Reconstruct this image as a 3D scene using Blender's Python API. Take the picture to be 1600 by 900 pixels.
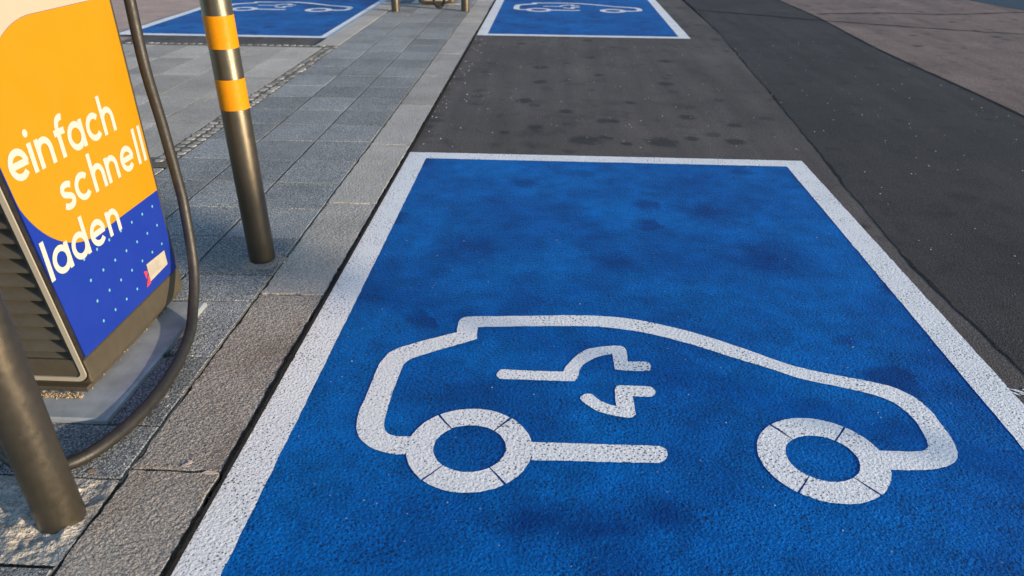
import bpy, bmesh, math, random
from mathutils import Vector, Matrix
from mathutils.geometry import tessellate_polygon
from mathutils import noise as mn
random.seed(7)
S = bpy.context.scene
for o in list(bpy.data.objects): bpy.data.objects.remove(o)
C = S.collection

# ------------------------------------------------------------------ camera
cam = bpy.data.cameras.new('camera'); co = bpy.data.objects.new('camera', cam); C.objects.link(co)
PITCH, YAW, ROLL = .5394, .0416, .0101
cp, sp = math.cos(PITCH), math.sin(PITCH)
Rz = Matrix.Rotation(YAW, 3, 'Z')
f, u, r = Rz @ Vector((0, cp, -sp)), Rz @ Vector((0, sp, cp)), Rz @ Vector((1, 0, 0))
c_, s_ = math.cos(ROLL), math.sin(ROLL)
r2, u2 = c_*r + s_*u, -s_*r + c_*u
M3 = Matrix((r2, u2, -f)).transposed()
co.matrix_world = Matrix.Translation((0, 0, 1.3968)) @ M3.to_4x4()
cam.sensor_width = 36; cam.lens = 1158.31/1600*36
cam.shift_x = (800-806.96)/1600; cam.shift_y = (524.51-450)/1600
cam.clip_start = .05; cam.clip_end = 2000
cam.dof.use_dof = True; cam.dof.focus_distance = 2.5; cam.dof.aperture_fstop = 4.5
S.camera = co
S.render.resolution_x, S.render.resolution_y = 1024, 576

# ------------------------------------------------------------------ light
EL, AZ = math.radians(11), math.radians(115)
sun_dir = Vector((math.sin(AZ)*math.cos(EL), math.cos(AZ)*math.cos(EL), math.sin(EL)))
W = bpy.data.worlds.new('World'); S.world = W; W.use_nodes = True
wn = W.node_tree.nodes; wn.clear()
sky = wn.new('ShaderNodeTexSky'); sky.sky_type = 'NISHITA'; sky.sun_disc = False
sky.sun_elevation = EL; sky.sun_rotation = AZ; sky.air_density = 1.0; sky.dust_density = .6; sky.ozone_density = 2.2
bg = wn.new('ShaderNodeBackground'); bg.inputs['Strength'].default_value = .15
wo = wn.new('ShaderNodeOutputWorld')
W.node_tree.links.new(sky.outputs[0], bg.inputs[0]); W.node_tree.links.new(bg.outputs[0], wo.inputs[0])
sl = bpy.data.lights.new('sun', 'SUN'); sl.energy = 3.8; sl.angle = math.radians(.5); sl.color = (1, .80, .56)
so = bpy.data.objects.new('sun', sl); C.objects.link(so); so.location = sun_dir*30
so.rotation_euler = sun_dir.to_track_quat('Z', 'Y').to_euler()
S.view_settings.view_transform = 'Standard'; S.view_settings.look = 'None'
S.view_settings.exposure = 0.74; S.view_settings.gamma = 1

# ------------------------------------------------------------------ material helpers
class NT:
    def __init__(s, name):
        s.m = bpy.data.materials.new(name); s.m.use_nodes = True
        s.t = s.m.node_tree; s.t.nodes.clear()
        s.b = s.t.nodes.new('ShaderNodeBsdfPrincipled'); o = s.t.nodes.new('ShaderNodeOutputMaterial')
        s.l(s.b.outputs[0], o.inputs[0])
        s.pos = s.t.nodes.new('ShaderNodeNewGeometry').outputs['Position']
    def l(s, a, b): s.t.links.new(a, b)
    def put(s, sock, v):
        if isinstance(v, bpy.types.NodeSocket): s.l(v, sock)
        elif isinstance(v, (tuple, list)): sock.default_value = (*v, 1) if len(v) == 3 and len(sock.default_value) == 4 else v
        else: sock.default_value = v
    def bs(s, **k):
        for a, v in k.items(): s.put(s.b.inputs[a.replace('_', ' ')], v)
    def noise(s, sc, det=3, rough=.55, vec=None, off=0, out='Fac'):
        n = s.t.nodes.new('ShaderNodeTexNoise'); n.inputs['Scale'].default_value = sc
        n.inputs['Detail'].default_value = det; n.inputs['Roughness'].default_value = rough
        v = vec or s.pos
        if off:
            a = s.t.nodes.new('ShaderNodeVectorMath'); a.operation = 'ADD'; s.l(v, a.inputs[0]); a.inputs[1].default_value = (off, off*1.7, off*.3); v = a.outputs[0]
        s.l(v, n.inputs['Vector']); return n.outputs[out]
    def voro(s, sc, feat='F1', out='Distance', rnd=1, vec=None, dim='3D'):
        n = s.t.nodes.new('ShaderNodeTexVoronoi'); n.voronoi_dimensions = dim; n.feature = feat; n.inputs['Scale'].default_value = sc
        n.inputs['Randomness'].default_value = rnd; s.l(vec or s.pos, n.inputs['Vector']); return n.outputs[out]
    def ramp(s, v, stops, interp='LINEAR'):
        n = s.t.nodes.new('ShaderNodeValToRGB'); n.color_ramp.interpolation = interp; e = n.color_ramp.elements
        while len(e) < len(stops): e.new(.5)
        for q, (p, cc) in zip(e, stops):
            q.position = p; q.color = (*cc, 1) if isinstance(cc, tuple) else (cc, cc, cc, 1)
        s.l(v, n.inputs[0]); return n.outputs[0]
    def mix(s, fac, a, b, mode='MIX'):
        n = s.t.nodes.new('ShaderNodeMix'); n.data_type = 'RGBA'; n.blend_type = mode
        s.put(n.inputs[0], fac); s.put(n.inputs[6], a); s.put(n.inputs[7], b); return n.outputs[2]
    def math(s, op, a, b=0, clamp=False):
        n = s.t.nodes.new('ShaderNodeMath'); n.operation = op; n.use_clamp = clamp
        s.put(n.inputs[0], a); s.put(n.inputs[1], b); return n.outputs[0]
    def bump(s, h, dist, strength=1, prev=None):
        n = s.t.nodes.new('ShaderNodeBump'); n.inputs['Distance'].default_value = dist; n.inputs['Strength'].default_value = strength
        s.l(h, n.inputs['Height'])
        if prev: s.l(prev, n.inputs['Normal'])
        s.l(n.outputs[0], s.b.inputs['Normal']); return n.outputs[0]
    def rnd(s):
        return s.t.nodes.new('ShaderNodeObjectInfo').outputs['Random']
    def sep(s, ax):
        n = s.t.nodes.new('ShaderNodeSeparateXYZ'); s.l(s.pos, n.inputs[0]); return n.outputs[ax]

def grain(n, sc=95):      # height of an aggregate surface, 0..1
    a = n.voro(sc*1.5, 'SMOOTH_F1'); b = n.noise(sc*1.1, 3, .6); d = n.noise(sc*3.2, 2)
    h = n.math('ADD', n.math('MULTIPLY', a, -.45), n.math('MULTIPLY', b, .75))
    return n.math('ADD', h, n.math('MULTIPLY', d, .3))

def spots(n, sc, lo=.10, amp=.34, stretch=(1, 1, 1), thr=.55):   # round drip stains, 0..1
    mp = n.t.nodes.new('ShaderNodeMapping'); mp.inputs['Scale'].default_value = stretch
    w = n.t.nodes.new('ShaderNodeVectorMath'); w.operation = 'ADD'; n.l(n.pos, w.inputs[0])
    nz = n.t.nodes.new('ShaderNodeVectorMath'); nz.operation = 'SCALE'; n.l(n.noise(9, 3, .6, out='Color'), nz.inputs[0]); nz.inputs['Scale'].default_value = .16
    n.l(nz.outputs[0], w.inputs[1]); n.l(w.outputs[0], mp.inputs['Vector'])
    v = n.t.nodes.new('ShaderNodeTexVoronoi'); v.voronoi_dimensions = '2D'; v.inputs['Scale'].default_value = sc; n.l(mp.outputs[0], v.inputs['Vector'])
    sp = n.t.nodes.new('ShaderNodeSeparateColor'); n.l(v.outputs['Color'], sp.inputs[0])
    rad = n.math('ADD', n.math('MULTIPLY', n.math('SUBTRACT', sp.outputs[0], thr, True), amp/(1-thr)), .0)
    e = n.math('DIVIDE', n.math('SUBTRACT', rad, v.outputs['Distance']), .15, True)
    return n.math('MULTIPLY', e, n.math('ADD', n.math('MULTIPLY', sp.outputs[1], .7), .3))

def asphalt(name, base, warm=(1, 1, 1), amp=.0035, drips=()):
    n = NT(name); c = [base*w for w in warm]
    sp = n.noise(170, 2, .7); big = n.noise(1.1, 4, .6); mid = n.noise(5, 3, .6, off=3)
    col = n.ramp(sp, [(.32, tuple(v*.45 for v in c)), (.55, tuple(c)), (.74, tuple(v*2.0 for v in c))])
    col = n.mix(1, col, n.ramp(big, [(.3, .78), (.7, 1.22)]), 'MULTIPLY')
    st = n.ramp(mid, [(.34, .62), (.44, 1.0)]); col = n.mix(.6, col, st, 'MULTIPLY')
    col = n.mix(1, col, n.ramp(n.noise(62, 2, .8), [(.3, .68), (.7, 1.38)]), 'MULTIPLY')
    mp = n.t.nodes.new('ShaderNodeMapping'); mp.inputs['Scale'].default_value = (5.5, .45, 1); n.l(n.pos, mp.inputs['Vector'])
    col = n.mix(.8, col, n.ramp(n.noise(1, 3, .6, vec=mp.outputs[0]), [(.3, .74), (.7, 1.24)]), 'MULTIPLY')
    sp1 = n.math('ADD', spots(n, 4.2), spots(n, 1.7, amp=.22, thr=.6), True)
    dn_ = n.math('SUBTRACT', n.noise(14, 3, .7), .5) if drips else None
    for (dx, dy, dr) in drips:
        vm = n.t.nodes.new('ShaderNodeVectorMath'); vm.operation = 'DISTANCE'; n.l(n.pos, vm.inputs[0]); vm.inputs[1].default_value = (dx, dy, 0)
        d = n.math('SUBTRACT', dr, n.math('ADD', vm.outputs['Value'], n.math('MULTIPLY', dn_, dr*1.3)))
        sp1 = n.math('MAXIMUM', sp1, n.math('DIVIDE', d, dr*.45, True))
    col = n.mix(n.math('MULTIPLY', sp1, .74), col, (.014, .014, .017))
    n.bs(Base_Color=col, Roughness=.82); n.b.inputs['Specular IOR Level'].default_value = .35
    n.bump(grain(n, 100), amp); return n.m

def paint_blue():
    n = NT('blue_road_paint'); h = grain(n, 85)
    big = n.noise(1.6, 4, .62); mid = n.noise(9, 4, .6, off=5); fine = n.noise(150, 2, .7)
    col = n.ramp(big, [(.32, (.0, .078, .325)), (.62, (.0, .130, .455))])
    col = n.mix(.8, col, n.ramp(mid, [(.3, .70), (.7, 1.28)]), 'MULTIPLY')
    col = n.mix(.9, col, n.ramp(fine, [(.3, .52), (.7, 1.5)]), 'MULTIPLY')
    st = n.math('ADD', spots(n, 3.1, amp=.40, thr=.42), n.math('MULTIPLY', spots(n, 1.3, amp=.45, thr=.3), .7), True)
    wn_ = n.math('MULTIPLY', n.math('SUBTRACT', n.noise(13, 4, .7), .5), 1.9)
    for (dx, dy, rx, ry) in ((.0, 1.41, .15, .07), (.18, 1.39, .17, .075), (.34, 1.43, .11, .07), (.80, 3.62, .16, .14), (.98, 3.05, .16, .2), (.32, 3.0, .12, .12), (-.35, 3.1, .2, .18)):
        sx = n.math('DIVIDE', n.math('SUBTRACT', n.sep(0), dx), rx); sy = n.math('DIVIDE', n.math('SUBTRACT', n.sep(1), dy), ry)
        d = n.math('SQRT', n.math('ADD', n.math('MULTIPLY', sx, sx), n.math('MULTIPLY', sy, sy)))
        d = n.math('ADD', d, wn_)
        st = n.math('MAXIMUM', st, n.math('MULTIPLY', n.math('SUBTRACT', 1.2, d, True), .9))
    col = n.mix(n.math('MULTIPLY', st, .74), col, (.0, .026, .16))
    pits = n.math('LESS_THAN', n.voro(62, dim='2D'), n.math('MULTIPLY', n.ramp(n.noise(11, 3, .7, off=2), [(.35, .15), (.75, 1.)]), .30))
    col = n.mix(n.math('MULTIPLY', pits, .75), col, (.006, .02, .05))
    worn = n.math('MULTIPLY', n.math('LESS_THAN', n.voro(24), .07), n.math('GREATER_THAN', n.noise(4, 1, off=1), .55))
    col = n.mix(n.math('MULTIPLY', worn, .6), col, (.30, .38, .46))
    n.bs(Base_Color=col, Roughness=n.ramp(fine, [(.3, .5), (.7, .72)])); n.b.inputs['Specular IOR Level'].default_value = .10
    n.bump(h, .0050); return n.m

def paint_white():
    n = NT('white_road_paint'); h = grain(n, 85)
    col = n.ramp(n.noise(3, 4, .6), [(.3, (.80, .815, .835)), (.7, (.90, .905, .915))])
    col = n.mix(.6, col, n.ramp(n.noise(140, 2, .7), [(.3, .84), (.7, 1.08)]), 'MULTIPLY')
    dist = n.math('ADD', n.voro(62, dim='2D'), n.math('MULTIPLY', n.noise(220, 2), .16))
    pits = n.math('LESS_THAN', dist, n.math('MULTIPLY', n.ramp(n.noise(9, 3, .7, off=4), [(.32, .34), (.70, 1.0)]), .325))
    col = n.mix(n.math('MULTIPLY', pits, .85), col, (.05, .055, .065))
    n.bs(Base_Color=col, Roughness=.62); n.b.inputs['Specular IOR Level'].default_value = .4
    hh = n.math('SUBTRACT', h, n.math('MULTIPLY', pits, .7)); n.bump(hh, .0027); return n.m

def granite(name, dark, mid, light, amp=.0016, sc=190, var=.25, tint=None):
    n = NT(name); a = n.noise(sc, 2, .75); big = n.noise(2.5, 4, .6)
    col = n.ramp(a, [(.33, dark), (.5, mid), (.68, light)])
    col = n.mix(.75, col, n.ramp(big, [(.3, .78), (.7, 1.18)]), 'MULTIPLY')
    col = n.mix(1, col, n.ramp(n.rnd(), [(0, 1-var), (1, 1+var)]), 'MULTIPLY')
    if tint: col = n.mix(n.ramp(n.noise(3.2, 3, .6, off=6), [(.45, 0.), (.7, 1.)]), col, n.mix(1, col, tint, 'MULTIPLY'))
    fl = n.math('MULTIPLY', n.math('LESS_THAN', n.voro(30), .09), n.math('GREATER_THAN', n.noise(5, 1, off=2), .55))
    col = n.mix(n.math('MULTIPLY', fl, .6), col, (.6, .6, .58))
    n.bs(Base_Color=col, Roughness=.75); n.b.inputs['Specular IOR Level'].default_value = .35
    hh = n.math('ADD', n.noise(sc*.5, 3, .7), n.math('MULTIPLY', n.noise(38, 3, .6), .9)); n.bump(hh, amp*3); return n.m

def plain(name, col, rough=.5, metal=0., spec=.5, wear=.12, nsc=20, bump=0., bsc=120, coat=0.):
    n = NT(name)
    c2 = n.mix(1, col, n.ramp(n.noise(nsc, 4, .6), [(.3, 1-wear), (.7, 1+wear)]), 'MULTIPLY')
    n.bs(Base_Color=c2, Roughness=n.ramp(n.noise(nsc*1.7, 3, off=4), [(.3, max(rough-.07, .02)), (.7, min(rough+.07, 1))]), Metallic=metal)
    n.b.inputs['Specular IOR Level'].default_value = spec; n.b.inputs['Coat Weight'].default_value = coat
    if bump: n.bump(n.noise(bsc, 3, .65), bump)
    return n.m

m_asph = asphalt('asphalt_bay_strip', .086, (1.13, .97, .90), drips=((.235, 4.86, .13), (.74, 4.84, .13), (-.30, 5.0, .05), (.95, 4.95, .06), (.42, 6.9, .06), (.98, 6.6, .09), (-.1, 5.15, .07), (.5, 4.80, .05), (1.22, 4.9, .09), (1.3, 5.3, .07), (.12, 5.6, .07), (.62, 5.9, .06), (-.2, 5.9, .09), (1.0, 5.5, .08), (.45, 5.35, .06), (-.1, 7.2, .09), (1.1, 7.6, .09)))
m_lane = asphalt('asphalt_driving_lane', .038, (1.08, .97, .97))
m_far = asphalt('asphalt_brown', .150, (1.32, .97, .84))
m_left = granite('plaza_brown', (.30, .205, .165), (.46, .325, .265), (.60, .44, .365), .002, 90, 0)
m_blue, m_white = paint_blue(), paint_white()
m_pav = granite('paving_granite', (.028, .035, .044), (.168, .188, .208), (.62, .63, .62), .0024, 200, .22)
m_kerb = granite('kerb_granite', (.115, .105, .092), (.30, .275, .245), (.54, .50, .445), .0030, 150, .16, (.74, .67, .64))
m_plaza = granite('plaza_stone', (.27, .245, .215), (.43, .39, .34), (.56, .51, .445), .001, 120, .2)
m_cob = granite('cobble_stone', (.14, .135, .125), (.29, .28, .26), (.44, .42, .39), .002, 120, .40)
m_joint = granite('joint_sand', (.04, .037, .03), (.11, .095, .07), (.23, .195, .135), .002, 160, 0)
m_bit = plain('bitumen_gap', (.009, .0095, .011), .9, spec=.1, wear=.4, nsc=60, bump=.006, bsc=90)
m_seam = plain('seam_dirt', (.022, .021, .021), .9, spec=.15, wear=.5, nsc=40, bump=.004, bsc=120)
m_bronze = plain('bronze_coating', (.115, .101, .077), .35, .8, .5, .06, 30, .0004, 500)
m_bronze2 = plain('bronze_housing', (.098, .083, .058), .5, .35, .5, .08, 25, .0003, 400)
m_dark = plain('dark_louvre', (.095, .086, .068), .5, .25, .5, .1, 20)
m_rub = plain('black_rubber', (.020, .018, .0155), .5, 0, .5, .3, 40, .0006, 150)
m_band = plain('yellow_reflective_band', (.62, .24, .001), .28, 0, .5, .05, 15)
m_pblue = plain('panel_blue', (.008, .032, .29), .42, 0, .4, .03, 6)
m_pyel = plain('panel_yellow', (.455, .226, .0025), .42, 0, .4, .02, 6)
m_cream = plain('panel_cream', (.485, .388, .295), .42, 0, .4, .02, 6)
m_let = plain('lettering_white', (.52, .49, .44), .45, 0, .4, .02, 6)
m_dot = plain('dot_light_blue', (.13, .36, .50), .45, 0, .4, .02, 6)
m_trim = plain('trim_beige', (.36, .33, .27), .5, 0, .4, .04, 12)
m_plate = plain('galvanised_steel', (.33, .36, .385), .45, .15, .5, .25, 9, .0008, 60)
m_mort = granite('mortar', (.25, .23, .20), (.41, .385, .34), (.56, .525, .465), .004, 90, 0)
m_sand = granite('sandy_mortar', (.22, .16, .09), (.46, .34, .20), (.70, .56, .36), .004, 160, 0)
m_sandj = granite('joint_sand_pale', (.16, .135, .09), (.34, .29, .20), (.52, .45, .31), .002, 160, 0)
m_stk = plain('sticker_paper', (.40, .37, .30), .6, wear=.06, nsc=40)
m_red = plain('red_print', (.75, .05, .06), .5)
m_print = plain('grey_print', (.33, .31, .27), .6)
m_grit = plain('pale_grit', (.50, .49, .47), .8, wear=.3, nsc=60)
m_leaf = plain('dry_leaf', (.34, .25, .16), .8, wear=.3, nsc=60)
m_weed = plain('weed_green', (.05, .09, .03), .7, wear=.3, nsc=60)
m_paper = plain('pale_scrap', (.55, .46, .40), .7, wear=.2, nsc=60)

# ------------------------------------------------------------------ mesh helpers
def mesh(name, bm, mat, parent=None, smooth=False):
    bmesh.ops.recalc_face_normals(bm, faces=bm.faces)
    me = bpy.data.meshes.new(name); bm.to_mesh(me); bm.free(); me.materials.append(mat)
    if smooth:
        for p in me.polygons: p.use_smooth = True
        me.set_sharp_from_angle(angle=math.radians(38))
    return link(name, me, parent)
def link(name, me, parent=None):
    o = bpy.data.objects.new(name, me); C.objects.link(o)
    if parent: o.parent = parent
    return o
def empty(name, loc=(0, 0, 0)):
    o = bpy.data.objects.new(name, None); C.objects.link(o); o.location = loc; o.empty_display_size = .2; return o
def tag(o, label=None, cat=None, group=None, kind=None):
    for k, v in (('label', label), ('category', cat), ('group', group), ('kind', kind)):
        if v: o[k] = v
    return o
def copy_tree(o, parent=None):
    c = o.copy(); C.objects.link(c); c.parent = parent
    for ch in o.children: copy_tree(ch, c)
    return c
def area2(p): return sum(p[i][0]*p[(i+1) % len(p)][1]-p[(i+1) % len(p)][0]*p[i][1] for i in range(len(p)))
def fill(bm, pts3):
    vs = [bm.verts.new(p) for p in pts3]
    for t in tessellate_polygon([[Vector(p) for p in pts3]]):
        try: bm.faces.new([vs[i] for i in t])
        except ValueError: pass
    return vs
def sheet(name, pts, z, mat, parent=None):            # flat polygon sheet
    bm = bmesh.new()
    if area2(pts) < 0: pts = pts[::-1]
    fill(bm, [(x, y, z) for x, y in pts])
    for fc in bm.faces:
        fc.normal_update()
        if fc.normal.z < 0: fc.normal_flip()
    me = bpy.data.meshes.new(name); bm.to_mesh(me); bm.free(); me.materials.append(mat)
    return link(name, me, parent)
def inset(pts, d):
    n = len(pts); out = []
    if area2(pts) < 0: d = -d
    for i in range(n):
        p, a, b = Vector(pts[i]), Vector(pts[i-1]), Vector(pts[(i+1) % n])
        e1, e2 = (p-a).normalized(), (b-p).normalized()
        n1, n2 = Vector((-e1.y, e1.x)), Vector((-e2.y, e2.x)); m = (n1+n2)
        m = m/max(m.length_squared, .3)*2*.5*2 if m.length else n1
        m = (n1+n2).normalized()/max((n1+n2).normalized().dot(n1), .4)
        out.append(tuple(p+m*d))
    return out
def slab_bm(pts, z0, z1, bev):                         # block with a chamfered top edge
    bm = bmesh.new(); n = len(pts)
    if area2(pts) < 0: pts = pts[::-1]
    a = [bm.verts.new((x, y, z0)) for x, y in pts]; b = [bm.verts.new((x, y, z1-bev)) for x, y in pts]
    t = [bm.verts.new((x, y, z1)) for x, y in inset(pts, bev)]
    for i in range(n):
        j = (i+1) % n
        bm.faces.new((a[i], a[j], b[j], b[i])); bm.faces.new((b[i], b[j], t[j], t[i]))
    bm.faces.new(t); return bm
def rect(x0, x1, y0, y1): return [(x0, y0), (x1, y0), (x1, y1), (x0, y1)]
def ragged(x0, x1, y0, y1, amp, step=.03, corner=.008):     # rectangle outline with worn edges
    P = []; cs = rect(x0, x1, y0, y1)
    for i in range(4):
        a, b = Vector(cs[i]), Vector(cs[(i+1) % 4]); L = (b-a).length; k = max(2, int(L/step)); e = (b-a).normalized(); nr = Vector((-e.y, e.x))
        w = 0
        for q in range(k):
            w = w*.6+random.gauss(0, amp)
            ins = corner*random.uniform(.3, 1) if q == 0 else max(-amp, abs(w))
            if q == 0: P.append(tuple(a+e*ins)); continue
            P.append(tuple(a+e*L*q/k+nr*ins))
        P.append(tuple(b-e*corner*random.uniform(.3, 1)))
    return P
def prism_x(bm, pts, x0, x1):                         # polygon in (y,z) extruded along x
    n = len(pts); A = fill(bm, [(x0, y, z) for y, z in pts]); B = fill(bm, [(x1, y, z) for y, z in pts])
    for i in range(n): bm.faces.new((A[i], A[(i+1) % n], B[(i+1) % n], B[i]))
def smooth_closed(P, k=4, sharp=()):
    out = []; n = len(P)
    for i in range(n):
        p0, p1, p2, p3 = (Vector(P[(i+d) % n]) for d in (-1, 0, 1, 2))
        if i in sharp: p0 = p1
        if (i+1) % n in sharp: p3 = p2
        for q in range(k):
            t = q/k
            out.append(tuple(.5*((2*p1)+(p2-p0)*t+(2*p0-5*p1+4*p2-p3)*t*t+(3*p1-p0-3*p2+p3)*t**3)))
    return out
def tube(bm, pts, rad, seg=16, caps=True):
    pts = [Vector(p) for p in pts]; rings = []; prev = None
    for i, p in enumerate(pts):
        t = (pts[min(i+1, len(pts)-1)]-pts[max(i-1, 0)]).normalized()
        a = prev if prev else (Vector((0, 0, 1)) if abs(t.z) < .9 else Vector((1, 0, 0)))
        x = (a-t*a.dot(t)).normalized(); y = t.cross(x); prev = x
        rr = rad[i] if isinstance(rad, list) else rad
        rings.append([bm.verts.new(p+x*rr*math.cos(q)+y*rr*math.sin(q)) for q in (2*math.pi*k/seg for k in range(seg))])
    for A, B in zip(rings, rings[1:]):
        for k in range(seg): bm.faces.new((A[k], A[(k+1) % seg], B[(k+1) % seg], B[k]))
    if caps: bm.faces.new(rings[0][::-1]); bm.faces.new(rings[-1])
def spline(P, k=8):
    out = []; n = len(P)
    for i in range(n-1):
        p0, p1, p2, p3 = (Vector(P[min(max(i+d, 0), n-1)]) for d in (-1, 0, 1, 2))
        for q in range(k):
            t = q/k
            out.append(.5*((2*p1)+(p2-p0)*t+(2*p0-5*p1+4*p2-p3)*t*t+(3*p1-p0-3*p2+p3)*t**3))
    out.append(Vector(P[-1])); return out
def lathe(bm, prof, cx, cy, seg=40):
    rings = [[bm.verts.new((cx+rr*math.cos(2*math.pi*k/seg), cy+rr*math.sin(2*math.pi*k/seg), z)) for k in range(seg)] for rr, z in prof]
    for A, B in zip(rings, rings[1:]):
        for k in range(seg): bm.faces.new((A[k], A[(k+1) % seg], B[(k+1) % seg], B[k]))
    bm.faces.new(rings[-1])

# ------------------------------------------------------------------ ground and roads
PZ = .012                                             # top of the paving
g = sheet('ground', rect(-300, 300, -300, 300), -.03, m_left); tag(g, kind='structure')
road = sheet('road', rect(-.93, 1.95, -12, 90), 0, m_asph); tag(road, kind='structure')
seam = [(1.66, -12), (1.66, 1.2), (1.65, 2.1), (1.612, 2.9), (1.628, 3.4), (1.655, 3.95), (1.70, 4.6), (1.735, 5.2), (1.775, 5.9), (1.815, 6.5), (1.83, 7.1), (1.87, 7.8), (1.90, 8.5), (1.94, 9.1), (1.96, 10.2), (2.0, 12), (2.05, 20), (2.1, 90)]
sm = []
for (x0, y0), (x1, y1) in zip(seam, seam[1:]):
    k = max(1, int(min(y1-y0, 12)/.06))
    sm += [(x0+(x1-x0)*q/k+random.gauss(0, .0035), y0+(y1-y0)*q/k) for q in range(k)]
sm.append(seam[-1])
road2 = sheet('driving_lane', sm+[(3.6, 90), (3.6, -12)], .0012, m_lane); tag(road2, kind='structure')
bm = bmesh.new(); prev = None
for i, (x, y) in enumerate(sm):                       # open seam beside the newer strip
    w = .001+.009*max(0, math.sin(i*.23)+.7*math.sin(i*.61)+random.uniform(-.5, .5))
    q = (bm.verts.new((x-.004, y, .0018)), bm.verts.new((x+w, y, .0018)))
    if prev: bm.faces.new((prev[0], prev[1], q[1], q[0]))
    prev = q
mesh('seam_groove', bm, m_seam, road2)
lane3 = sheet('side_lane', [(3.50, -12)]+[(3.47+.03*math.sin(y*1.3)+random.gauss(0, .004), y) for y in [i*.15 for i in range(0, 120)]]+[(3.5, 90), (60, 90), (60, -12)], .0024, m_far); tag(lane3, kind='structure')
def ribbon(name, P, w, z, mat, parent):
    bm = bmesh.new(); prev = None
    for i, (x, y) in enumerate(P):
        d = Vector(P[min(i+1, len(P)-1)])-Vector(P[max(i-1, 0)]); nr = Vector((-d.y, d.x)).normalized()*w*random.uniform(.3, .7)
        q = (bm.verts.new((x+nr.x, y+nr.y, z)), bm.verts.new((x-nr.x, y-nr.y, z)))
        if prev: bm.faces.new((prev[0], prev[1], q[1], q[0]))
        prev = q
    return mesh(name, bm, mat, parent)
ribbon('kerb_line_groove', [(3.48+.03*math.sin(i*.15*1.3), i*.15) for i in range(0, 120)], .026, .0034, m_seam, lane3)
def wob(P, k=10, a=.012): return [(p.x+random.gauss(0, a*.3), p.y+random.gauss(0, a)) for p in spline([(x, y, 0) for x, y in P], k)]
ribbon('tar_crack', wob([(2.02, 11.35), (2.8, 10.9), (3.6, 10.45), (4.6, 10.0), (5.6, 9.62), (8, 9.0)]), .055, .0040, m_seam, lane3)
ribbon('tar_crack', wob([(3.6, 11.1), (4.5, 11.3), (5.4, 11.25), (6.6, 11.6), (9, 11.9)]), .055, .0046, m_seam, lane3)
m_blue_shade = plain('shaded_blue_paint', (.004, .030, .060), .7, wear=.2)  # the blue strip's shade is put into this dark base colour
strip = sheet('shaded_blue_strip', [(6.50, 13.0), (6.74, 11.8), (7.1, 10.0), (20, 9.0), (20, 40), (4.5, 40)], .0052, m_blue_shade); tag(strip, kind='structure')
# soft traffic stains and paint residue on the right of the near bay
for (x, y, a, b, rot) in [(1.566, 2.075, .030, .007, -.5), (1.578, 2.055, .022, .005, -.4), (1.60, 2.085, .016, .006, .1), (1.61, 2.05, .02, .004, -.6), (1.552, 2.06, .016, .005, -.8), (1.628, 2.03, .02, .007, -.4), (1.64, 2.06, .028, .005, -.5)]:
    P = []
    for k in range(14):
        t = 2*math.pi*k/14; rr = random.uniform(.6, 1.15); px, py = a*math.cos(t)*rr, b*math.sin(t)*rr
        P.append((x+px*math.cos(rot)-py*math.sin(rot), y+px*math.sin(rot)+py*math.cos(rot)))
    sheet('paint_residue', P, .0026, m_white, road2)
roadl = sheet('left_bay_strip', rect(-4.55, -2.42, 8.02, 60), -.002, m_asph); tag(roadl, kind='structure')

# ------------------------------------------------------------------ charging bays
CAR_OUT = [(-0.386, 1.642), (-0.443, 1.646), (-0.497, 1.671), (-0.536, 1.713), (-0.556, 1.764), (-0.564, 1.819), (-0.564, 1.869), (-0.561, 1.962), (-0.56, 2.069), (-0.553, 2.138), (-0.527, 2.2), (-0.474, 2.244), (-0.394, 2.294), (-0.317, 2.338), (-0.32, 2.386), (-0.317, 2.427), (-0.301, 2.452), (-0.251, 2.462), (-0.077, 2.476), (0.114, 2.493), (0.25, 2.491), (0.357, 2.472), (0.46, 2.435), (0.549, 2.394), (0.685, 2.311), (0.804, 2.225), (0.875, 2.18), (0.957, 2.146), (1.06, 2.113), (1.14, 2.085), (1.183, 2.053), (1.214, 2.007), (1.231, 1.944), (1.233, 1.866), (1.233, 1.808), (1.226, 1.76), (1.215, 1.728), (1.195, 1.701), (1.16, 1.677), (1.095, 1.658), (0.99, 1.654)]
CAR_IN = [(0.985, 1.738), (1.055, 1.738), (1.115, 1.742), (1.138, 1.755), (1.149, 1.775), (1.158, 1.82), (1.16, 1.887), (1.147, 1.948), (1.118, 1.997), (1.061, 2.034), (0.962, 2.07), (0.861, 2.109), (0.788, 2.157), (0.676, 2.22), (0.535, 2.305), (0.399, 2.369), (0.271, 2.403), (0.165, 2.412), (-0.048, 2.399), (-0.244, 2.381), (-0.239, 2.295), (-0.302, 2.254), (-0.397, 2.191), (-0.45, 2.152), (-0.473, 2.112), (-0.478, 2.03), (-0.481, 1.94), (-0.479, 1.849), (-0.476, 1.787), (-0.467, 1.752), (-0.448, 1.73), (-0.422, 1.723), (-0.382, 1.724)]
SILL = [(-0.022, 1.719), (0.352, 1.722), (0.369, 1.709), (0.371, 1.686), (0.363, 1.663), (0.343, 1.645), (-0.022, 1.638)]
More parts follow.
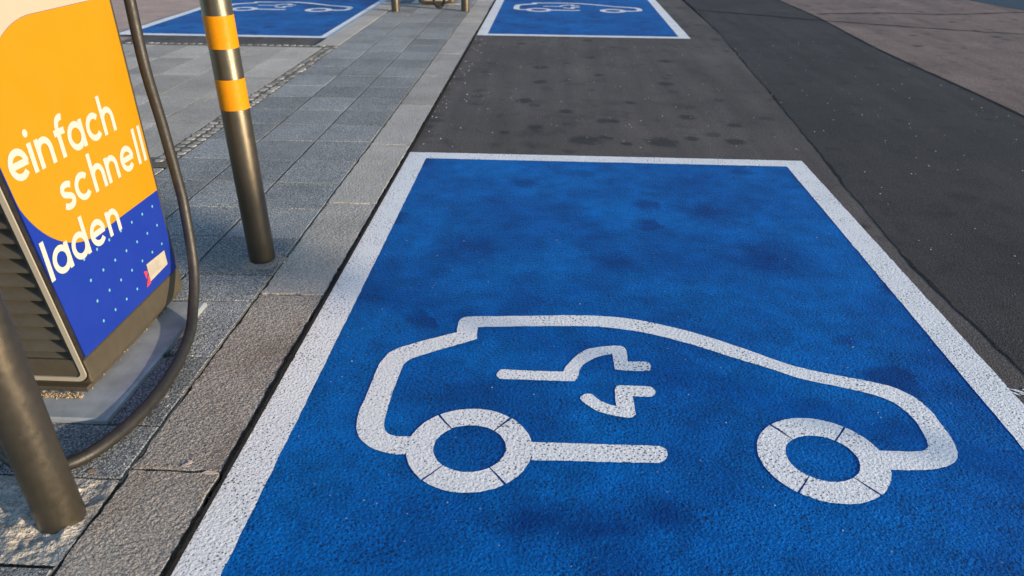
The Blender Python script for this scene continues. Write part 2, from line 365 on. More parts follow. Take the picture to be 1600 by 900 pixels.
PLUG_A = [(-0.152, 2.068), (-0.142, 2.095), (-0.128, 2.102), (-0.038, 2.099), (0.072, 2.099), (0.082, 2.13), (0.108, 2.186), (0.139, 2.23), (0.175, 2.258), (0.237, 2.276), (0.278, 2.279), (0.294, 2.263), (0.298, 2.235), (0.297, 2.177), (0.361, 2.178), (0.372, 2.161), (0.371, 2.139), (0.355, 2.12), (0.261, 2.121), (0.249, 2.136), (0.247, 2.167), (0.246, 2.222), (0.213, 2.211), (0.177, 2.186), (0.146, 2.152), (0.128, 2.115), (0.122, 2.072), (0.112, 2.05), (0.096, 2.044), (-0.037, 2.044), (-0.125, 2.043), (-0.142, 2.049)]
PLUG_B = [(0.126, 1.946), (0.141, 1.973), (0.164, 1.974), (0.181, 1.949), (0.211, 1.924), (0.238, 1.912), (0.24, 1.996), (0.246, 2.019), (0.259, 2.028), (0.351, 2.029), (0.368, 2.016), (0.372, 1.996), (0.361, 1.975), (0.342, 1.97), (0.296, 1.97), (0.296, 1.898), (0.296, 1.872), (0.282, 1.857), (0.264, 1.855), (0.225, 1.863), (0.182, 1.881), (0.148, 1.912)]
BX0, BX1, BY0, BY1, LW = -.862, 1.545, -.50, 4.51, .118
ZB, ZW = .0012, .0028
def rough_edge(P, amp=.0012, step=.02):
    out = []; n = len(P)
    for i in range(n):
        a, b = Vector(P[i]), Vector(P[(i+1) % n]); k = max(1, int((b-a).length/step))
        for q in range(k):
            p = a+(b-a)*q/k; out.append((p.x+random.gauss(0, amp), p.y+random.gauss(0, amp)))
    return out
def make_bay():
    root = empty('charging_bay_marking', (0, 0, 0))
    sheet('blue_field', rect(BX0+.02, BX1-.02, BY0+.02, BY1-.02), ZB, m_blue, root)
    I = (BX0+LW, BX1-LW*1.02, BY0+LW, BY1-LW)
    for P in ([(BX0, BY0), (I[0], I[2]), (I[0], I[3]), (BX0, BY1)], [(BX1, BY0), (BX1, BY1), (I[1], I[3]), (I[1], I[2])],
              [(BX0+.0006, BY1), (I[0]+.0006, I[3]), (I[1]-.0006, I[3]), (BX1-.0006, BY1)], [(BX0+.0006, BY0), (BX1-.0006, BY0), (I[1]-.0006, I[2]), (I[0]+.0006, I[2])]):
        sheet('border_line', rough_edge(P, .0009, .035), ZW, m_white, root)
    n = len(CAR_OUT); pts = CAR_OUT+CAR_IN
    sharp = {0, 13, n-1, n, n+19, n+20, len(pts)-1}
    sy = sheet('car_symbol', rough_edge(smooth_closed(pts, 4, sharp), .0007, .015), ZW, m_white, root)
    sheet('sill_bar', rough_edge(smooth_closed(SILL, 4, {0, 1, 5, 6}), .0007), ZW, m_white, sy)
    for P, nm in ((PLUG_A, 'plug_upper'), (PLUG_B, 'plug_lower')):
        sh = {4, 13, 21, 27} if nm == 'plug_upper' else {5, 14}
        sheet(nm, rough_edge(smooth_closed(P, 3, sh), .0006, .012), ZW, m_white, sy)
    for (cx, cy, ro, ri, rx, cuts) in ((-.2036, 1.682, .188, .106, .975, (127, 52, 230, 308)), (.817, 1.695, .187, .102, .975, (128, 52, 233, 308))):
        cuts = sorted(cuts)
        for q in range(4):
            a0, a1 = cuts[q], cuts[(q+1) % 4]+(360 if q == 3 else 0); g0 = 1.1
            A = [math.radians(a0+g0+(a1-a0-2*g0)*k/18) for k in range(19)]
            P = [(cx+ro*rx*math.cos(t), cy+ro*1.01*math.sin(t)) for t in A]+[(cx+ri*math.cos(t), cy+ri*math.sin(t)) for t in A[::-1]]
            sheet('wheel_arc', rough_edge(P, .0006, .03), ZW+.0003, m_white, sy)
    return root
bayA = make_bay()
tag(bayA, 'large blue painted charging bay with white border and electric car symbol in the foreground', 'bay marking', 'blue charging bays')
bayB = copy_tree(bayA); bayB.location = (.005, 9.41, 0)
tag(bayB, 'blue charging bay with car symbol at top centre, beyond the bare asphalt gap')
bayC = copy_tree(bayA); bayC.location = (-3.995, 9.06, -.002)
tag(bayC, 'blue charging bay with car symbol at top left, behind the striped bollard')

# ------------------------------------------------------------------ paving
def slabs(parent, name, protos, cells, z, jit=.0012, tilt=.002):
    for i, (x, y) in enumerate(cells):
        o = link(name, random.choice(protos), parent)
        o.location = (x, y, z+random.gauss(0, jit*.5))
        o.rotation_euler = (random.gauss(0, tilt), random.gauss(0, tilt), random.choice((0, math.pi))+random.gauss(0, .0015))
def proto(name, pts, h, bev, mat):
    bm = slab_bm(pts, -h, 0, bev); bmesh.ops.recalc_face_normals(bm, faces=bm.faces)
    me = bpy.data.meshes.new(name); bm.to_mesh(me); bm.free(); me.materials.append(mat); return me
pave = sheet('pavement', rect(-2.21, -1.13, -3, 40), PZ-.010, m_joint); tag(pave, kind='structure')
ROWS = [-.75, -.37, .02, .405, .79, 1.175, 1.486, 1.72, 2.103, 2.509, 2.738, 3.126, 3.492]
while ROWS[-1] < 16.2: ROWS.append(ROWS[-1]+(.388 if len(ROWS) % 5 else .40))
COLS = [(-1.496, -1.143), (-1.856, -1.504), (-2.203, -1.864)]
cache = {}
for (x0, x1) in COLS:
    for y0, y1 in zip(ROWS, ROWS[1:]):
        if x0 > -1.5 and abs(y0-1.175) < .01: continue           # mortar patch instead
        w, h = round(x1-x0, 3), round(y1-y0-.006, 3)
        if (w, h) not in cache: cache[(w, h)] = [proto('paving_slab', ragged(-w/2, w/2, -h/2, h/2, .0007, .05, .003), .03, .003, m_pav) for _ in range(3)]
        slabs(pave, 'paving_slab', cache[(w, h)], [((x0+x1)/2, (y0+y1)/2)], PZ)
kerb = sheet('kerb', rect(-1.135, -.86, -3, 40), PZ-.012, m_bit); tag(kerb, kind='structure')
m_kerbp = granite('kerb_granite_pale', (.20, .19, .175), (.41, .39, .36), (.60, .57, .525), .0026, 150, .12)
KP = [proto('kerb_stone', ragged(-.128, .128, -.517, .517, .0028, .028, .012), .05, .0025, m_kerb) for _ in range(5)]
KPP = []
for me in KP:
    m2 = me.copy(); m2.materials.clear(); m2.materials.append(m_kerbp); KPP.append(m2)
kj = [.49, 1.527, 2.575, 3.585, 4.625, 5.64]
while kj[-1] < 15: kj.append(kj[-1]+1.04)
for y0, y1 in zip(kj, kj[1:]):
    o = link('kerb_stone', random.choice(KP if y0 < 2.0 else KPP), kerb); o.location = (-1.0065+random.gauss(0, .001), (y0+y1)/2, PZ+random.gauss(0, .0008))
    o.scale.y = (y1-y0-.006)/1.034
bm = bmesh.new(); prev = None; wv = 0
for i in range(900):
    y = -1+i*.018; wv = wv*.80+random.gauss(0, .0034); nr = max(0, min(1, (3.2-y)/2)); xa = -.8700-.0065*nr+wv*(.35+.65*nr)+.002*math.sin(y*2.1)+nr*(.007*mn.noise(Vector((y*8, 0, 0)))+.006*mn.noise(Vector((y*23, 5, 0))))
    P = [(xa-.0045, PZ-.0035), (xa, PZ+.0012+abs(random.gauss(0, .0006))), (min(xa+.012, -.866), PZ+.0006), (-.8605, .0020)]
    q = [bm.verts.new((x, y, z)) for x, z in P]
    if prev:
        for a, b, c, d in zip(prev, prev[1:], q, q[1:]): bm.faces.new((a, b, d, c))
    prev = q
mesh('bitumen_joint', bm, m_bit, kerb)
bm = bmesh.new(); prev = None                       # sandy filling of the joint along the kerb
for i in range(700):
    y = .6+i*.02; a = -1.1425-random.uniform(0, .001); b = -1.1368+random.gauss(0, .0012); z = PZ-.001-abs(random.gauss(0, .0008)) if math.sin(y*3.1)+math.sin(y*1.27+1) > -.7 else PZ-.008
    q = (bm.verts.new((a, y, z)), bm.verts.new((b, y, z)))
    if prev: bm.faces.new((prev[0], prev[1], q[1], q[0]))
    prev = q
mesh('sand_joint', bm, m_sandj, kerb)
# the far left kerb and plaza
kerb2 = sheet('far_kerb', rect(-2.46, -2.20, 8.0, 40), PZ-.014, m_bit); tag(kerb2, kind='structure')
for k in range(7):
    o = link('kerb_stone', random.choice(KPP), kerb2); o.location = (-2.334, 8.58+k*1.04, PZ+.001); o.rotation_euler.z = math.pi; o.scale.x = .96
kerb3 = sheet('near_left_kerb', rect(-2.46, -2.20, -1, 4.10), PZ-.014, m_bit); tag(kerb3, kind='structure')
for k in range(3):
    o = link('kerb_stone', random.choice(KP), kerb3); o.location = (-2.334, 3.55-k*1.04, PZ+.001); o.rotation_euler.z = math.pi; o.scale.x = .96
leftroad = sheet('left_near_strip', rect(-4.55, -2.44, -6, 4.08), -.004, m_asph); tag(leftroad, kind='structure')
plaza = sheet('plaza', rect(-4.62, -2.20, 4.08, 8.06), PZ-.0012, m_joint); tag(plaza, kind='structure')
PP = [proto('plaza_slab', ragged(-.173, .173, -.373, .373, .001, .06, .004), .03, .0003, m_plaza) for _ in range(4)]
for ix in range(6):
    for iy in range(5):
        o = link('plaza_slab', random.choice(PP), plaza)
        o.location = (-2.52-ix*.35+.0, 4.62+iy*.75-(.0 if ix % 2 else .0)+.02, PZ+random.gauss(0, .0002)); o.rotation_euler = (random.gauss(0, .0003), random.gauss(0, .0003), random.gauss(0, .003))
        if iy == 4: o.scale.y = .88; o.location.y -= .045
CP = []
for k in range(5):
    P = [(.033*math.cos(t)*random.uniform(.88, 1.06)/max(abs(math.cos(t)), abs(math.sin(t)))**.8, .033*math.sin(t)*random.uniform(.88, 1.06)/max(abs(math.cos(t)), abs(math.sin(t)))**.8) for t in (math.radians(30*q) for q in range(12))]
    CP.append(proto('cobble', P, .03, .009, m_cob))
def cob(x, y, par, sc=1):
    o = link('cobble', random.choice(CP), par); o.location = (x+random.gauss(0, .004), y+random.gauss(0, .005), PZ+random.uniform(-.001, .005))
    o.rotation_euler = (random.gauss(0, .05), random.gauss(0, .05), random.gauss(0, .18)+random.choice((0, 1.571, 3.142))); o.scale = (sc, sc, 1)
for i in range(51):
    for x in (-2.238, -2.309): cob(x, 4.20+i*.0755, plaza)
for i in range(28):
    cob(-2.38-i*.0755, 8.02, plaza); 
    if i < 14: cob(-2.38-i*.0755, 4.17, plaza)

# mortar patch under the near bollard, lumpy
bm = bmesh.new(); nx, ny = 56, 50; X0, X1, Y0, Y1 = -1.497, -1.138, 1.180, 1.480
from mathutils import noise as mn
V = [[None]*(ny+1) for _ in range(nx+1)]
for i in range(nx+1):
    for j in range(ny+1):
        x, y = X0+(X1-X0)*i/nx, Y0+(Y1-Y0)*j/ny
        e = min(i, nx-i, j, ny-j)/6
        p = Vector((x, y, 0))
        h = mn.fractal(p*14+Vector((3, 1, 0)), .9, 2.1, 4)*.012+abs(mn.noise(p*26))*.010-.002
        h = max(-.007, min(.014, h))*min(1, max(.15, e))
        V[i][j] = bm.verts.new((x+random.gauss(0, .0008), y+random.gauss(0, .0008), PZ-.001+h))
for i in range(nx):
    for j in range(ny): bm.faces.new((V[i][j], V[i+1][j], V[i+1][j+1], V[i][j+1]))
mesh('mortar_patch', bm, m_mort, pave, True)
def blob(name, cx, cy, r0, zt, mat, par, hole=0, seg=40, rough=.3, hgt=.006):
    bm = bmesh.new(); rings = []
    for q in range(9):
        t = q/8; ring = []
        for k in range(seg):
            a = 2*math.pi*k/seg; R = r0*(1+rough*mn.noise(Vector((math.cos(a)*1.3, math.sin(a)*1.3, cx*7))))
            rr = hole+(R-hole)*t; z = zt+hgt*(1-t**1.5)*(.55+.9*abs(mn.noise(Vector((rr*40*math.cos(a), rr*40*math.sin(a), cy)))))-(.004 if q == 8 else 0)
            ring.append(bm.verts.new((cx+rr*math.cos(a), cy+rr*math.sin(a), z)))
        rings.append(ring)
    for A, B in zip(rings, rings[1:]):
        for k in range(seg): bm.faces.new((A[k], A[(k+1) % seg], B[(k+1) % seg], B[k]))
    return mesh(name, bm, mat, par, True)
blob('mortar_collar', -1.232, 2.885, .10, PZ+.0004, m_kerb, pave, .05, rough=.9, hgt=.0035)

# ------------------------------------------------------------------ bollards
def make_bollard(x, y, r=.055, H=1.22, z=PZ-.006, up=0.):
    root = empty('bollard', (x, y, 0))
    bm = bmesh.new(); lathe(bm, [(r, z), (r, H-.012), (r-.004, H-.004), (r-.014, H), (.004, H+.003)], 0, 0, 48)
    o = mesh('post', bm, m_bronze, root, True)
    for z0, z1 in ((.66+up, .775+up), (.885+up, 1.0+up)):
        bm = bmesh.new(); R = r+.0012
        lathe(bm, [(r-.002, z0), (R, z0+.0004), (R, z1-.0004), (r-.002, z1)], 0, 0, 48); mesh('reflective_band', bm, m_band, root, True)
    return root
b1 = make_bollard(-1.216, 1.335, .0555, up=.06); tag(b1, 'dark bronze bollard in the lower left foreground, set in rough mortar', 'bollard', 'bollards round the chargers')
b2 = make_bollard(-1.235, 2.90); tag(b2, 'slim bronze bollard with two yellow reflective bands behind the charger', 'bollard', 'bollards round the chargers')
b3 = copy_tree(b2); b3.location = (-1.185, 10.80, 0); tag(b3, 'distant bollard foot at top edge, the right of two, next to the kerb')
b4 = copy_tree(b2); b4.location = (-2.105, 10.66, 0); tag(b4, 'distant bollard foot at top edge, the left of two, beside the far left bay')

# ------------------------------------------------------------------ charging station
XF = -1.41                                           # front face, faces the bay
XB = -1.93
def yn(z): return 1.874-.12*z                        # near side leans out a little with height
YF = 2.512
ch = empty('charging_station', (-1.67, 2.2, .03)); CH = Vector((-1.67, 2.2, .03))
def cmesh(name, bm, mat, parent=None, smooth=False):
    o = mesh(name, bm, mat, None, smooth)
    o.data.transform(Matrix.Translation(-CH)); o.parent = parent or ch; return o
HT = 2.05
def plan(z, grow=0., r=.055):
    x1, x0, y0, y1 = XF-.006+grow, XB+.006-grow, yn(z)+.004-grow, YF+.05+grow
    P = [(x1-.006, y0), (x1, y0+.006)]
    for k in range(9): t = math.pi/2*k/8; P.append((x1-r+r*math.cos(t), y1-r+r*math.sin(t)))
    for k in range(9): t = math.pi/2+math.pi/2*k/8; P.append((x0+r+r*math.cos(t), y1-r+r*math.sin(t)))
    P += [(x0, y0+.006), (x0+.006, y0)]
    return P
def loft(levels):
    bm = bmesh.new(); R = [[bm.verts.new((x, y, z)) for x, y in P] for P, z in levels]
    for A, B in zip(R, R[1:]):
        n = len(A)
        for k in range(n): bm.faces.new((A[k], A[(k+1) % n], B[(k+1) % n], B[k]))
    bm.faces.new(R[-1]); bm.faces.new(R[0][::-1]); return bm
LX0, LX1, LZ0, LZ1 = -1.905, -1.452, .122, 1.75      # louvre opening on the near side
cmesh('housing', loft([(plan(.146+k*.1, -.028), .146+k*.1) for k in range(19)]+[(plan(HT, -.028), HT-.01)]), m_bronze2)
cmesh('skirt', loft([(plan(.045, -.004), .045), (plan(.06, .003), .06), (plan(.14, .003), .14), (plan(.143, -.001), .143)]), m_bronze2)
cmesh('plinth', loft([([(XF-.02, yn(0)-.02), (XF-.02, 2.40), (XB+.02, 2.40), (XB+.02, yn(0)-.02)], .03), ([(XF-.02, yn(0)-.02), (XF-.02, 2.40), (XB+.02, 2.40), (XB+.02, yn(0)-.02)], .046)]), m_bronze2)
# wrapped front and back shells (front panel carries the print)
def panel(name, x0, x1, mat, z0=.150, z1=2.02, par=None):
    bm = bmesh.new(); zs = [z0+(z1-z0)*k/10 for k in range(11)]
    prism_x(bm, [(yn(z)+.014, z) for z in zs]+[(YF-.006, z) for z in zs[::-1]], x0, x1); return cmesh(name, bm, mat, par)
fp = panel('front_panel', XF-.036, XF, m_pblue)
panel('front_panel_edge', XF-.038, XF-.0035, m_bronze2, .147, 2.025).scale = (1, 1, 1)
panel('back_panel', XB+.036, XB, m_pblue)
# far rounded corner strip of the front
bm = bmesh.new()
for k in range(9):
    t = math.pi/2*k/8
A0 = [(XF-.055+.052*math.cos(t), YF-.002+.050*math.sin(t)) for t in (math.pi/2*k/8 for k in range(9))]
A0 = [(XF-.003, YF-.003)]+A0[1:]+[(XF-.055, YF-.004)]
cmesh('corner_strip', slab_bm(A0, .148, 2.02, .003), m_bronze2)
def prism_print(name, pts, mat, lift, par, th=.0006):
    bm = bmesh.new(); prism_x(bm, pts, XF+lift-th, XF+lift); return cmesh(name, bm, mat, par)
R_, cy0 = .31, 2.10
yel = [(YF-.007, .4615), (YF-.007, 1.1025)]+[(cy0+R_*math.cos(t), 1.1025-R_+R_*math.sin(t)) for t in (math.radians(90+60*k/14) for k in range(15))]
zc = [z for z in (1.0, .9, .8, .74)]
left = [(yn(z)+.0155, z) for z in (.90, .80)]
yel = [p if p[0] > yn(p[1])+.0155 else (yn(p[1])+.0155, p[1]) for p in yel]+left
yel += [p if p[0] > yn(p[1])+.0155 else (yn(p[1])+.0155, p[1]) for p in [(cy0+R_*math.cos(t), .4615+R_+R_*math.sin(t)) for t in (math.radians(198+72*k/18) for k in range(19))]]
prism_print('yellow_field', yel, m_pyel, .0006, fp)
crm = [(YF-.007, 1.1035), (YF-.007, 2.015), (yn(2.015)+.0155, 2.015)]+[(yn(z)+.0155, z) for z in (1.8, 1.5, 1.2, 1.0)]
crm += [p for p in [(cy0+R_*math.cos(t)-.0005, 1.1035-R_+R_*math.sin(t)) for t in (math.radians(150-60*k/14) for k in range(15))] if p[0] > yn(p[1])+.017]
prism_print('cream_field', crm, m_cream, .0006, fp)
# lettering built from strokes
SW = .0188
def stroke(bm, P, lift, w=SW):
    P = [Vector(p) for p in P]; prev = None; n = len(P)
    closed = (P[0]-P[-1]).length < 1e-6
    first = None; E = []
    for i in range(n):
        if closed: d = P[(i+1) % (n-1)]-P[(i-1) % (n-1)]
        else: d = P[min(i+1, n-1)]-P[max(i-1, 0)]
        nr = Vector((-d.y, d.x)).normalized()*w/2
        E.append((P[i]+nr, P[i]-nr))
    for lev, flip in ((XF+lift, False),):
        vs = [(bm.verts.new((lev, a.x, a.y)), bm.verts.new((lev, b.x, b.y))) for a, b in E]
        for (a, b), (c, d) in zip(vs, vs[1:]): bm.faces.new((a, b, d, c))
def arc(cx, cz, rx, rz, a0, a1, k=20): return [(cx+rx*math.cos(math.radians(a0+(a1-a0)*q/k)), cz+rz*math.sin(math.radians(a0+(a1-a0)*q/k))) for q in range(k+1)]
XH, AS, RR = .082, .121, .033
def glyph(c, x, z, name_parent):
    bm = bmesh.new(); m = z+XH/2; L = .0016; w2 = SW/2
    def st(P, k=0): stroke(bm, P, L+k*.0002)
    if c == 'e': st([(x-RR+.004, m), (x+RR+.006, m)], 0); st(arc(x, m, RR, RR, 0, 318, 30), 1)
    if c == 'c': st(arc(x, m, RR, RR, 42, 318, 28))
    if c in 'ad': st(arc(x, m, RR, RR, 0, 360, 36)); st([(x+RR+.001, z), (x+RR+.001, z+(XH if c == 'a' else AS))], 1)
    if c in 'nh':
        st([(x-.027, z), (x-.027, z+(XH if c == 'n' else AS))]); st(arc(x, z+XH-.0285-w2, .027, .0285, 180, 0, 20)+[(x+.027, z)], 1)
    if c in 'il': st([(x, z), (x, z+(XH if c == 'i' else AS))])
    if c == 'i':
        vs = [bm.verts.new((XF+L, x+.0108*math.cos(t), z+.108+.0108*math.sin(t))) for t in (2*math.pi*k/18 for k in range(18))]; bm.faces.new(vs)
    if c == 'f':
        st([(x, z), (x, z+.085)]+arc(x+.024, z+.085, .024, .0255, 180, 68, 12)); st([(x-.021, z+XH-.009), (x+.03, z+XH-.009)], 1)
    if c == 's':
        q = [(x+.024, z+.066), (x+.012, z+.0715), (x, z+.073), (x-.014, z+.070), (x-.0205, z+.060), (x-.017, z+.049), (x-.004, z+.0425), (x+.010, z+.0375), (x+.020, z+.030), (x+.0215, z+.021), (x+.014, z+.0115), (x, z+.0085), (x-.014, z+.0105), (x-.025, z+.0165)]
        st([(p.x, p.y) for p in spline([(a, b, 0) for a, b in q], 5)])
    cmesh('letter', bm, m_let, name_parent)
for word, z, xs in (('einfach', .7205, (1.864, 1.925, 1.984, 2.061, 2.139, 2.238, 2.320)),
                    ('schnell', .5785, (2.020, 2.101, 2.190, 2.272, 2.369, 2.442, 2.481)),
                    ('laden', .425, (1.845, 1.907, 2.004, 2.104, 2.198))):
    for c, x in zip(word, xs): glyph(c, x, z, fp)
dots = bmesh.new()
for j, (z, ks) in enumerate(((.4215, range(7)), (.3495, range(7)), (.277, range(7)), (.205, (0, 3, 4, 5, 6)))):
    for k in ks:
        y = 2.446-.0741*k
        bm = bmesh.new(); bm.faces.new([bm.verts.new((XF+.0012, y+.0052*math.cos(t), z+.0052*math.sin(t))) for t in (2*math.pi*q/14 for q in range(14))]); cmesh('printed_dot', bm, m_dot, fp)
dots.free()
bm = bmesh.new(); prism_x(bm, [(2.314, .189), (2.449, .194), (2.450, .249), (2.315, .255)], XF+.0012, XF+.0019); stk = cmesh('sticker', bm, m_stk, fp)
bm = bmesh.new()
for k in range(6):
    for (a, b) in ((2.325, 2.36), (2.366, 2.385+.008*(k % 3))):
        z = .240-.007*k; bm.faces.new([bm.verts.new(p) for p in ((XF+.0024, a, z), (XF+.0024, b, z), (XF+.0024, b, z+.0034), (XF+.0024, a, z+.0034))])
cmesh('printed_line', bm, m_print, fp)
for P in ([(2.288, .240), (2.311, .232), (2.294, .208)], [(2.309, .216), (2.282, .181), (2.313, .184)]):
    bm = bmesh.new(); prism_x(bm, P, XF+.0012, XF+.0018); cmesh('red_mark', bm, m_red, fp)

# louvred near side: frame plate with opening, beige trim, slats
def side_pt(x, z, d=0.): return (x, yn(z)-d, z)        # d = distance out of the face
def side_loop(x0, x1, z0, z1, r, k=8):
    P = []
    for cx, cz, a in ((x1-r, z0+r, -90), (x1-r, z1-r, 0), (x0+r, z1-r, 90), (x0+r, z0+r, 180)):
        for q in range(k+1): t = math.radians(a+90*q/k); P.append((cx+r*math.cos(t), cz+r*math.sin(t)))
    return P
def side_ring(name, o, i, d0, d1, mat):
    bm = bmesh.new(); n = len(o)
    A = [bm.verts.new(side_pt(x, z, d1)) for x, z in o]; B = [bm.verts.new(side_pt(x, z, d1)) for x, z in i]
    A2 = [bm.verts.new(side_pt(x, z, d0)) for x, z in o]; B2 = [bm.verts.new(side_pt(x, z, d0)) for x, z in i]
    for k in range(n):
        j = (k+1) % n
        bm.faces.new((A[k], A[j], B[j], B[k])); bm.faces.new((A[k], A[j], A2[j], A2[k])); bm.faces.new((B[k], B[j], B2[j], B2[k]))
    return cmesh(name, bm, mat)
o1 = side_loop(XB+.012, XF-.012, .062, 1.99, .035); i1 = side_loop(XB+.028, XF-.028, .078, 1.974, .022)
side_ring('side_trim', o1, i1, -.03, .004, m_trim)
side_ring('trim_gap_dark', side_loop(XB+.0065, XF-.0065, .0565, 1.9955, .040), side_loop(XB+.0118, XF-.0118, .0618, 1.9902, .0352), -.03, -.001, m_rub)  # dark of the gap round the trim, put in as a black ring
i2 = side_loop(LX0, LX1, LZ0, LZ1, .006)
side_ring('louvre_frame', side_loop(XB+.0285, XF-.0285, .0785, 1.9735, .022), i2, -.05, -.004, m_bronze2)
bm = bmesh.new(); bm.faces.new([bm.verts.new(side_pt(x, z, -.05)) for x, z in side_loop(LX0-.004, LX1+.004, LZ0-.004, LZ1+.004, .005)]); cmesh('louvre_back', bm, m_dark)
bm = bmesh.new(); x0, x1 = LX0+.001, LX1-.001; PIT = .0475
prof = [(-.044, .000), (-.006, .030), (-.006, .041), (-.009, .042), (-.010, .033), (-.046, .0035)]   # (out, up)
k = 0
while LZ0+.002+PIT*(k+1) < LZ1:
    zb = LZ0+.002+PIT*k
    bm = bmesh.new(); A = [bm.verts.new(side_pt(x0, zb+.043-b, a)) for a, b in prof]; B = [bm.verts.new(side_pt(x1, zb+.043-b, a)) for a, b in prof]; n = len(prof)
    for q in range(n): bm.faces.new((A[q], A[(q+1) % n], B[(q+1) % n], B[q]))
    bm.faces.new(A); bm.faces.new(B[::-1]); cmesh('louvre_slat', bm, m_dark); k += 1
# far side cover in cream, seen on the distant station
bm = bmesh.new(); bm2 = side_loop(XB+.075, XF-.075, .075, 1.98, .04)
A = [bm.verts.new((x, YF+.054, z)) for x, z in bm2]; B = [bm.verts.new((x, YF+.02, z)) for x, z in bm2]
bm.faces.new(A)
for k in range(len(A)): bm.faces.new((A[k], A[(k+1) % len(A)], B[(k+1) % len(A)], B[k]))
cmesh('side_cover', bm, m_cream)
cmesh('base_plate', slab_bm(rect(-2.035, -1.300, 1.716, 2.462), PZ+.0005, .030, .006), m_plate)
# sandy mortar crumbs along the foot
bm = bmesh.new()
for i in range(520):
    x = random.uniform(-1.62, -1.43); y = 1.826+random.gauss(0, .006); s = random.uniform(.0012, .0034)
    if i > 500: x, y = XF-.012+random.gauss(0, .003), random.uniform(1.86, 2.42)
    bmesh.ops.create_icosphere(bm, subdivisions=1, radius=s, matrix=Matrix.Translation((x, y, .031+random.uniform(0, .005))))
tag(cmesh('mortar_crumbs', bm, m_sand), kind='stuff')
bm = bmesh.new(); tube(bm, [(XF-.10, 2.45, 1.98), (XF-.01, 2.52, 2.0), (XF+.03, 2.545, 1.985), (XF+.035, 2.545, 1.93)], .032, 16); cmesh('cable_arm', bm, m_bronze2, None, True)
bm = bmesh.new(); prism_x(bm, [(1.86, 1.45), (2.28, 1.45), (2.28, 1.76), (1.86, 1.76)], XF+.001, XF+.006); cmesh('screen', bm, m_dark)
tag(ch, 'charging station with yellow and blue front panel reading einfach schnell laden, louvred side', 'charging station', 'charging stations')
ch2 = copy_tree(ch); ch2.location = CH+Vector((.02, 9.46, 0)); ch2.rotation_euler.z = math.pi
tag(ch2, 'distant charging station foot at the top edge, cut off by the frame between two bollards')

# cables
def cable(P, rad=.0188):
    bm = bmesh.new(); tube(bm, spline(P, 10), rad, 18); return mesh('charging_cable', bm, m_rub, None, True)
CB = [(-1.375, 2.545, 1.95), (-1.378, 2.575, 1.5), (-1.378, 2.572, 1.14), (-1.368, 2.546, .89), (-1.352, 2.542, .676), (-1.335, 2.527, .472), (-1.328, 2.514, .404), (-1.312, 2.462, .235), (-1.301, 2.408, .141), (-1.287, 2.33, .075), (-1.265, 2.25, .046), (-1.243, 2.16, .038), (-1.216, 2.02, .036), (-1.203, 1.87, .035), (-1.208, 1.74, .035), (-1.232, 1.62, .035), (-1.275, 1.53, .035), (-1.345, 1.485, .036), (-1.43, 1.50, .04), (-1.50, 1.545, .055), (-1.56, 1.61, .12), (-1.60, 1.66, .26), (-1.615, 1.69, .5), (-1.62, 1.70, .8), (-1.625, 1.70, 1.1)]
c1 = cable(CB); tag(c1, 'thick dark charging cable hanging beside the yellow panel and curving along the paving', 'cable')
c2 = cable([(-1.47, 10.97, 1.2), (-1.475, 10.97, .5), (-1.48, 10.96, .22), (-1.50, 10.93, .08), (-1.56, 10.90, .045), (-1.62, 10.93, .10), (-1.64, 10.99, .3), (-1.645, 11.0, 1.2)])
tag(c2, 'small loop of cable hanging at the distant charging station at top edge', 'cable')

# added unseen lamp shape, its lantern shades the foot of the slim bollard
lp = empty('shade_caster', (20.1, -7.06, 0)); tag(lp, 'added post-top shade caster far to the right of the bays, outside the picture', 'shade caster')
bm = bmesh.new(); lathe(bm, [(.07, 0), (.07, 1.0), (.045, 1.1), (.04, 4.5)], 0, 0, 20); mesh('post', bm, m_bronze, lp, True)
bm = bmesh.new(); lathe(bm, [(.10, 4.5), (.24, 4.56), (.25, 4.80)], 0, 0, 28); mesh('caster_head', bm, m_cream, lp, True)
bm = bmesh.new(); lathe(bm, [(.30, 4.80), (.29, 4.84), (.18, 4.90), (.02, 4.93)], 0, 0, 28); mesh('caster_cap', bm, m_bronze, lp, True)

# ------------------------------------------------------------------ small litter
def scrap(name, x, y, P, z, mat, label, cat):
    bm = bmesh.new(); vs = []
    pts = [(x+a, y+b, z+.001+.003*abs(mn.noise(Vector((a*90, b*90, x))))) for a, b in P]
    top = fill(bm, pts); bot = fill(bm, [(a, b, c-.0012) for a, b, c in pts]); n = len(P)
    for i in range(n): bm.faces.new((top[i], top[(i+1) % n], bot[(i+1) % n], bot[i]))
    return tag(mesh(name, bm, mat), label, cat)
scrap('paper_scrap', -.985, 1.553, [(-.012, -.012), (.010, -.013), (.011, -.008), (-.002, -.006), (.012, .004), (.010, .014), (-.004, .014), (.003, .006), (-.010, -.004)], PZ+.001, m_paper, 'tiny pale curled scrap on the kerb stone beside a joint', 'litter')
scrap('dry_leaf', -.905, 1.522, [(-.024, -.004), (-.01, -.007), (.012, -.006), (.024, -.001), (.010, .005), (-.012, .006)], PZ+.001, m_paper, 'thin dry stalk lying in the kerb joint near the white line', 'leaf')
scrap('pebble_chip', -1.185, 1.862, [(-.006, -.005), (.004, -.007), (.008, .001), (.002, .008), (-.006, .005)], PZ+.003, m_grit, 'small white chip on the paving right of the cable', 'pebble')
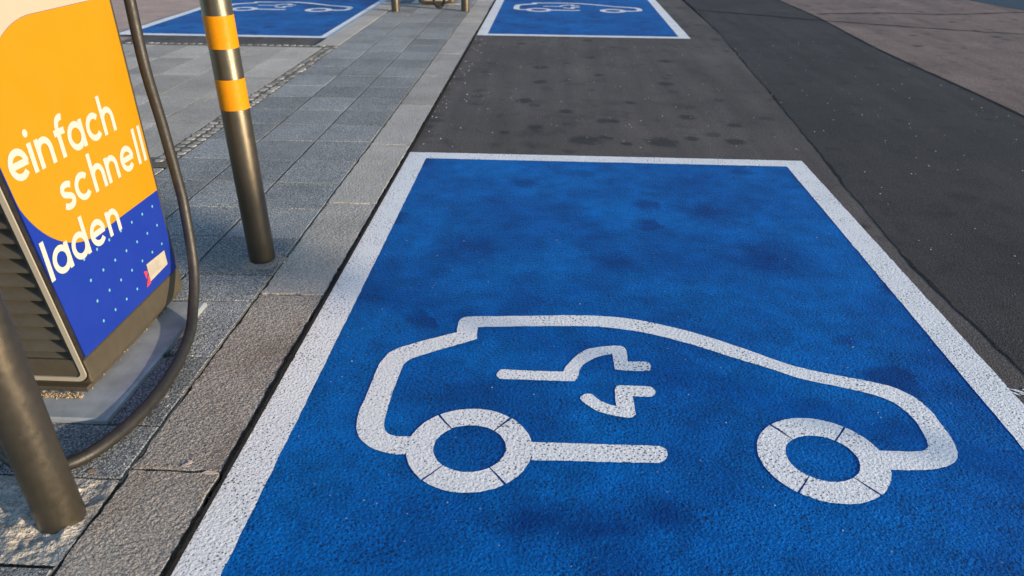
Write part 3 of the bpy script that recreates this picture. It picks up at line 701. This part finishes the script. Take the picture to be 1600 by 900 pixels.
scrap('yellow_leaf', -1.232, 1.508, [(-.012, -.005), (.0, -.011), (.012, -.003), (.013, .006), (.0, .009), (-.010, .006)], PZ+.001, m_leaf, 'small yellowish leaf on the paving below the cable bend', 'leaf')
wd = empty('weed', (-1.295, 2.105, PZ)); tag(wd, 'tiny green weed sprouting at the edge of the steel base plate', 'weed')
for k in range(22):
    bm = bmesh.new(); a = random.uniform(0, 6.28); l = random.uniform(.010, .026); w = random.uniform(.002, .004); d = Vector((math.cos(a), math.sin(a), 0)); nr = Vector((-d.y, d.x, 0))*w
    o = Vector((random.gauss(0, .008), random.gauss(0, .008), 0)); p = [o-nr*.4, o+d*l*.5-nr+Vector((0, 0, l*.5)), o+d*l+Vector((0, 0, l*.6)), o+d*l*.5+nr+Vector((0, 0, l*.5)), o+nr*.4]
    bm.faces.new([bm.verts.new(q) for q in p]); mesh('leaf', bm, m_weed, wd)
bm = bmesh.new()
def bit(x, y, z, s):
    bmesh.ops.create_icosphere(bm, subdivisions=1, radius=s, matrix=Matrix.Translation((x, y, z+s*.15)) @ Matrix.Rotation(random.uniform(0, 6), 4, 'Z') @ Matrix.Diagonal((1, random.uniform(.6, 1), .5, 1)))
for i in range(170):
    y = random.uniform(4.7, 8.8); bit(random.uniform(-.8, 1.6), y, 0, random.uniform(.002, .0055))
for i in range(70): bit(-.86+abs(random.gauss(0, .1)), random.uniform(4.6, 8.8), 0, random.uniform(.002, .007))
for i in range(150): bit(random.uniform(1.75, 3.4), random.uniform(2.3, 9), .0012, random.uniform(.002, .0055))
for i in range(520): bit(random.uniform(-2.1, -1.15), 1.2+random.random()**1.5*8, PZ, random.uniform(.001, .004))
for i in range(160): bit(-.868+random.gauss(0, .010), random.uniform(.9, 4.5), .001, random.uniform(.0015, .0045))
for i in range(45): bit(random.uniform(-.7, 1.4), random.uniform(1.2, 4.4), .0015, random.uniform(.0012, .0035))
tag(mesh('grit', bm, m_grit), 'scattered pale grit on asphalt and paving', 'grit', kind='stuff')
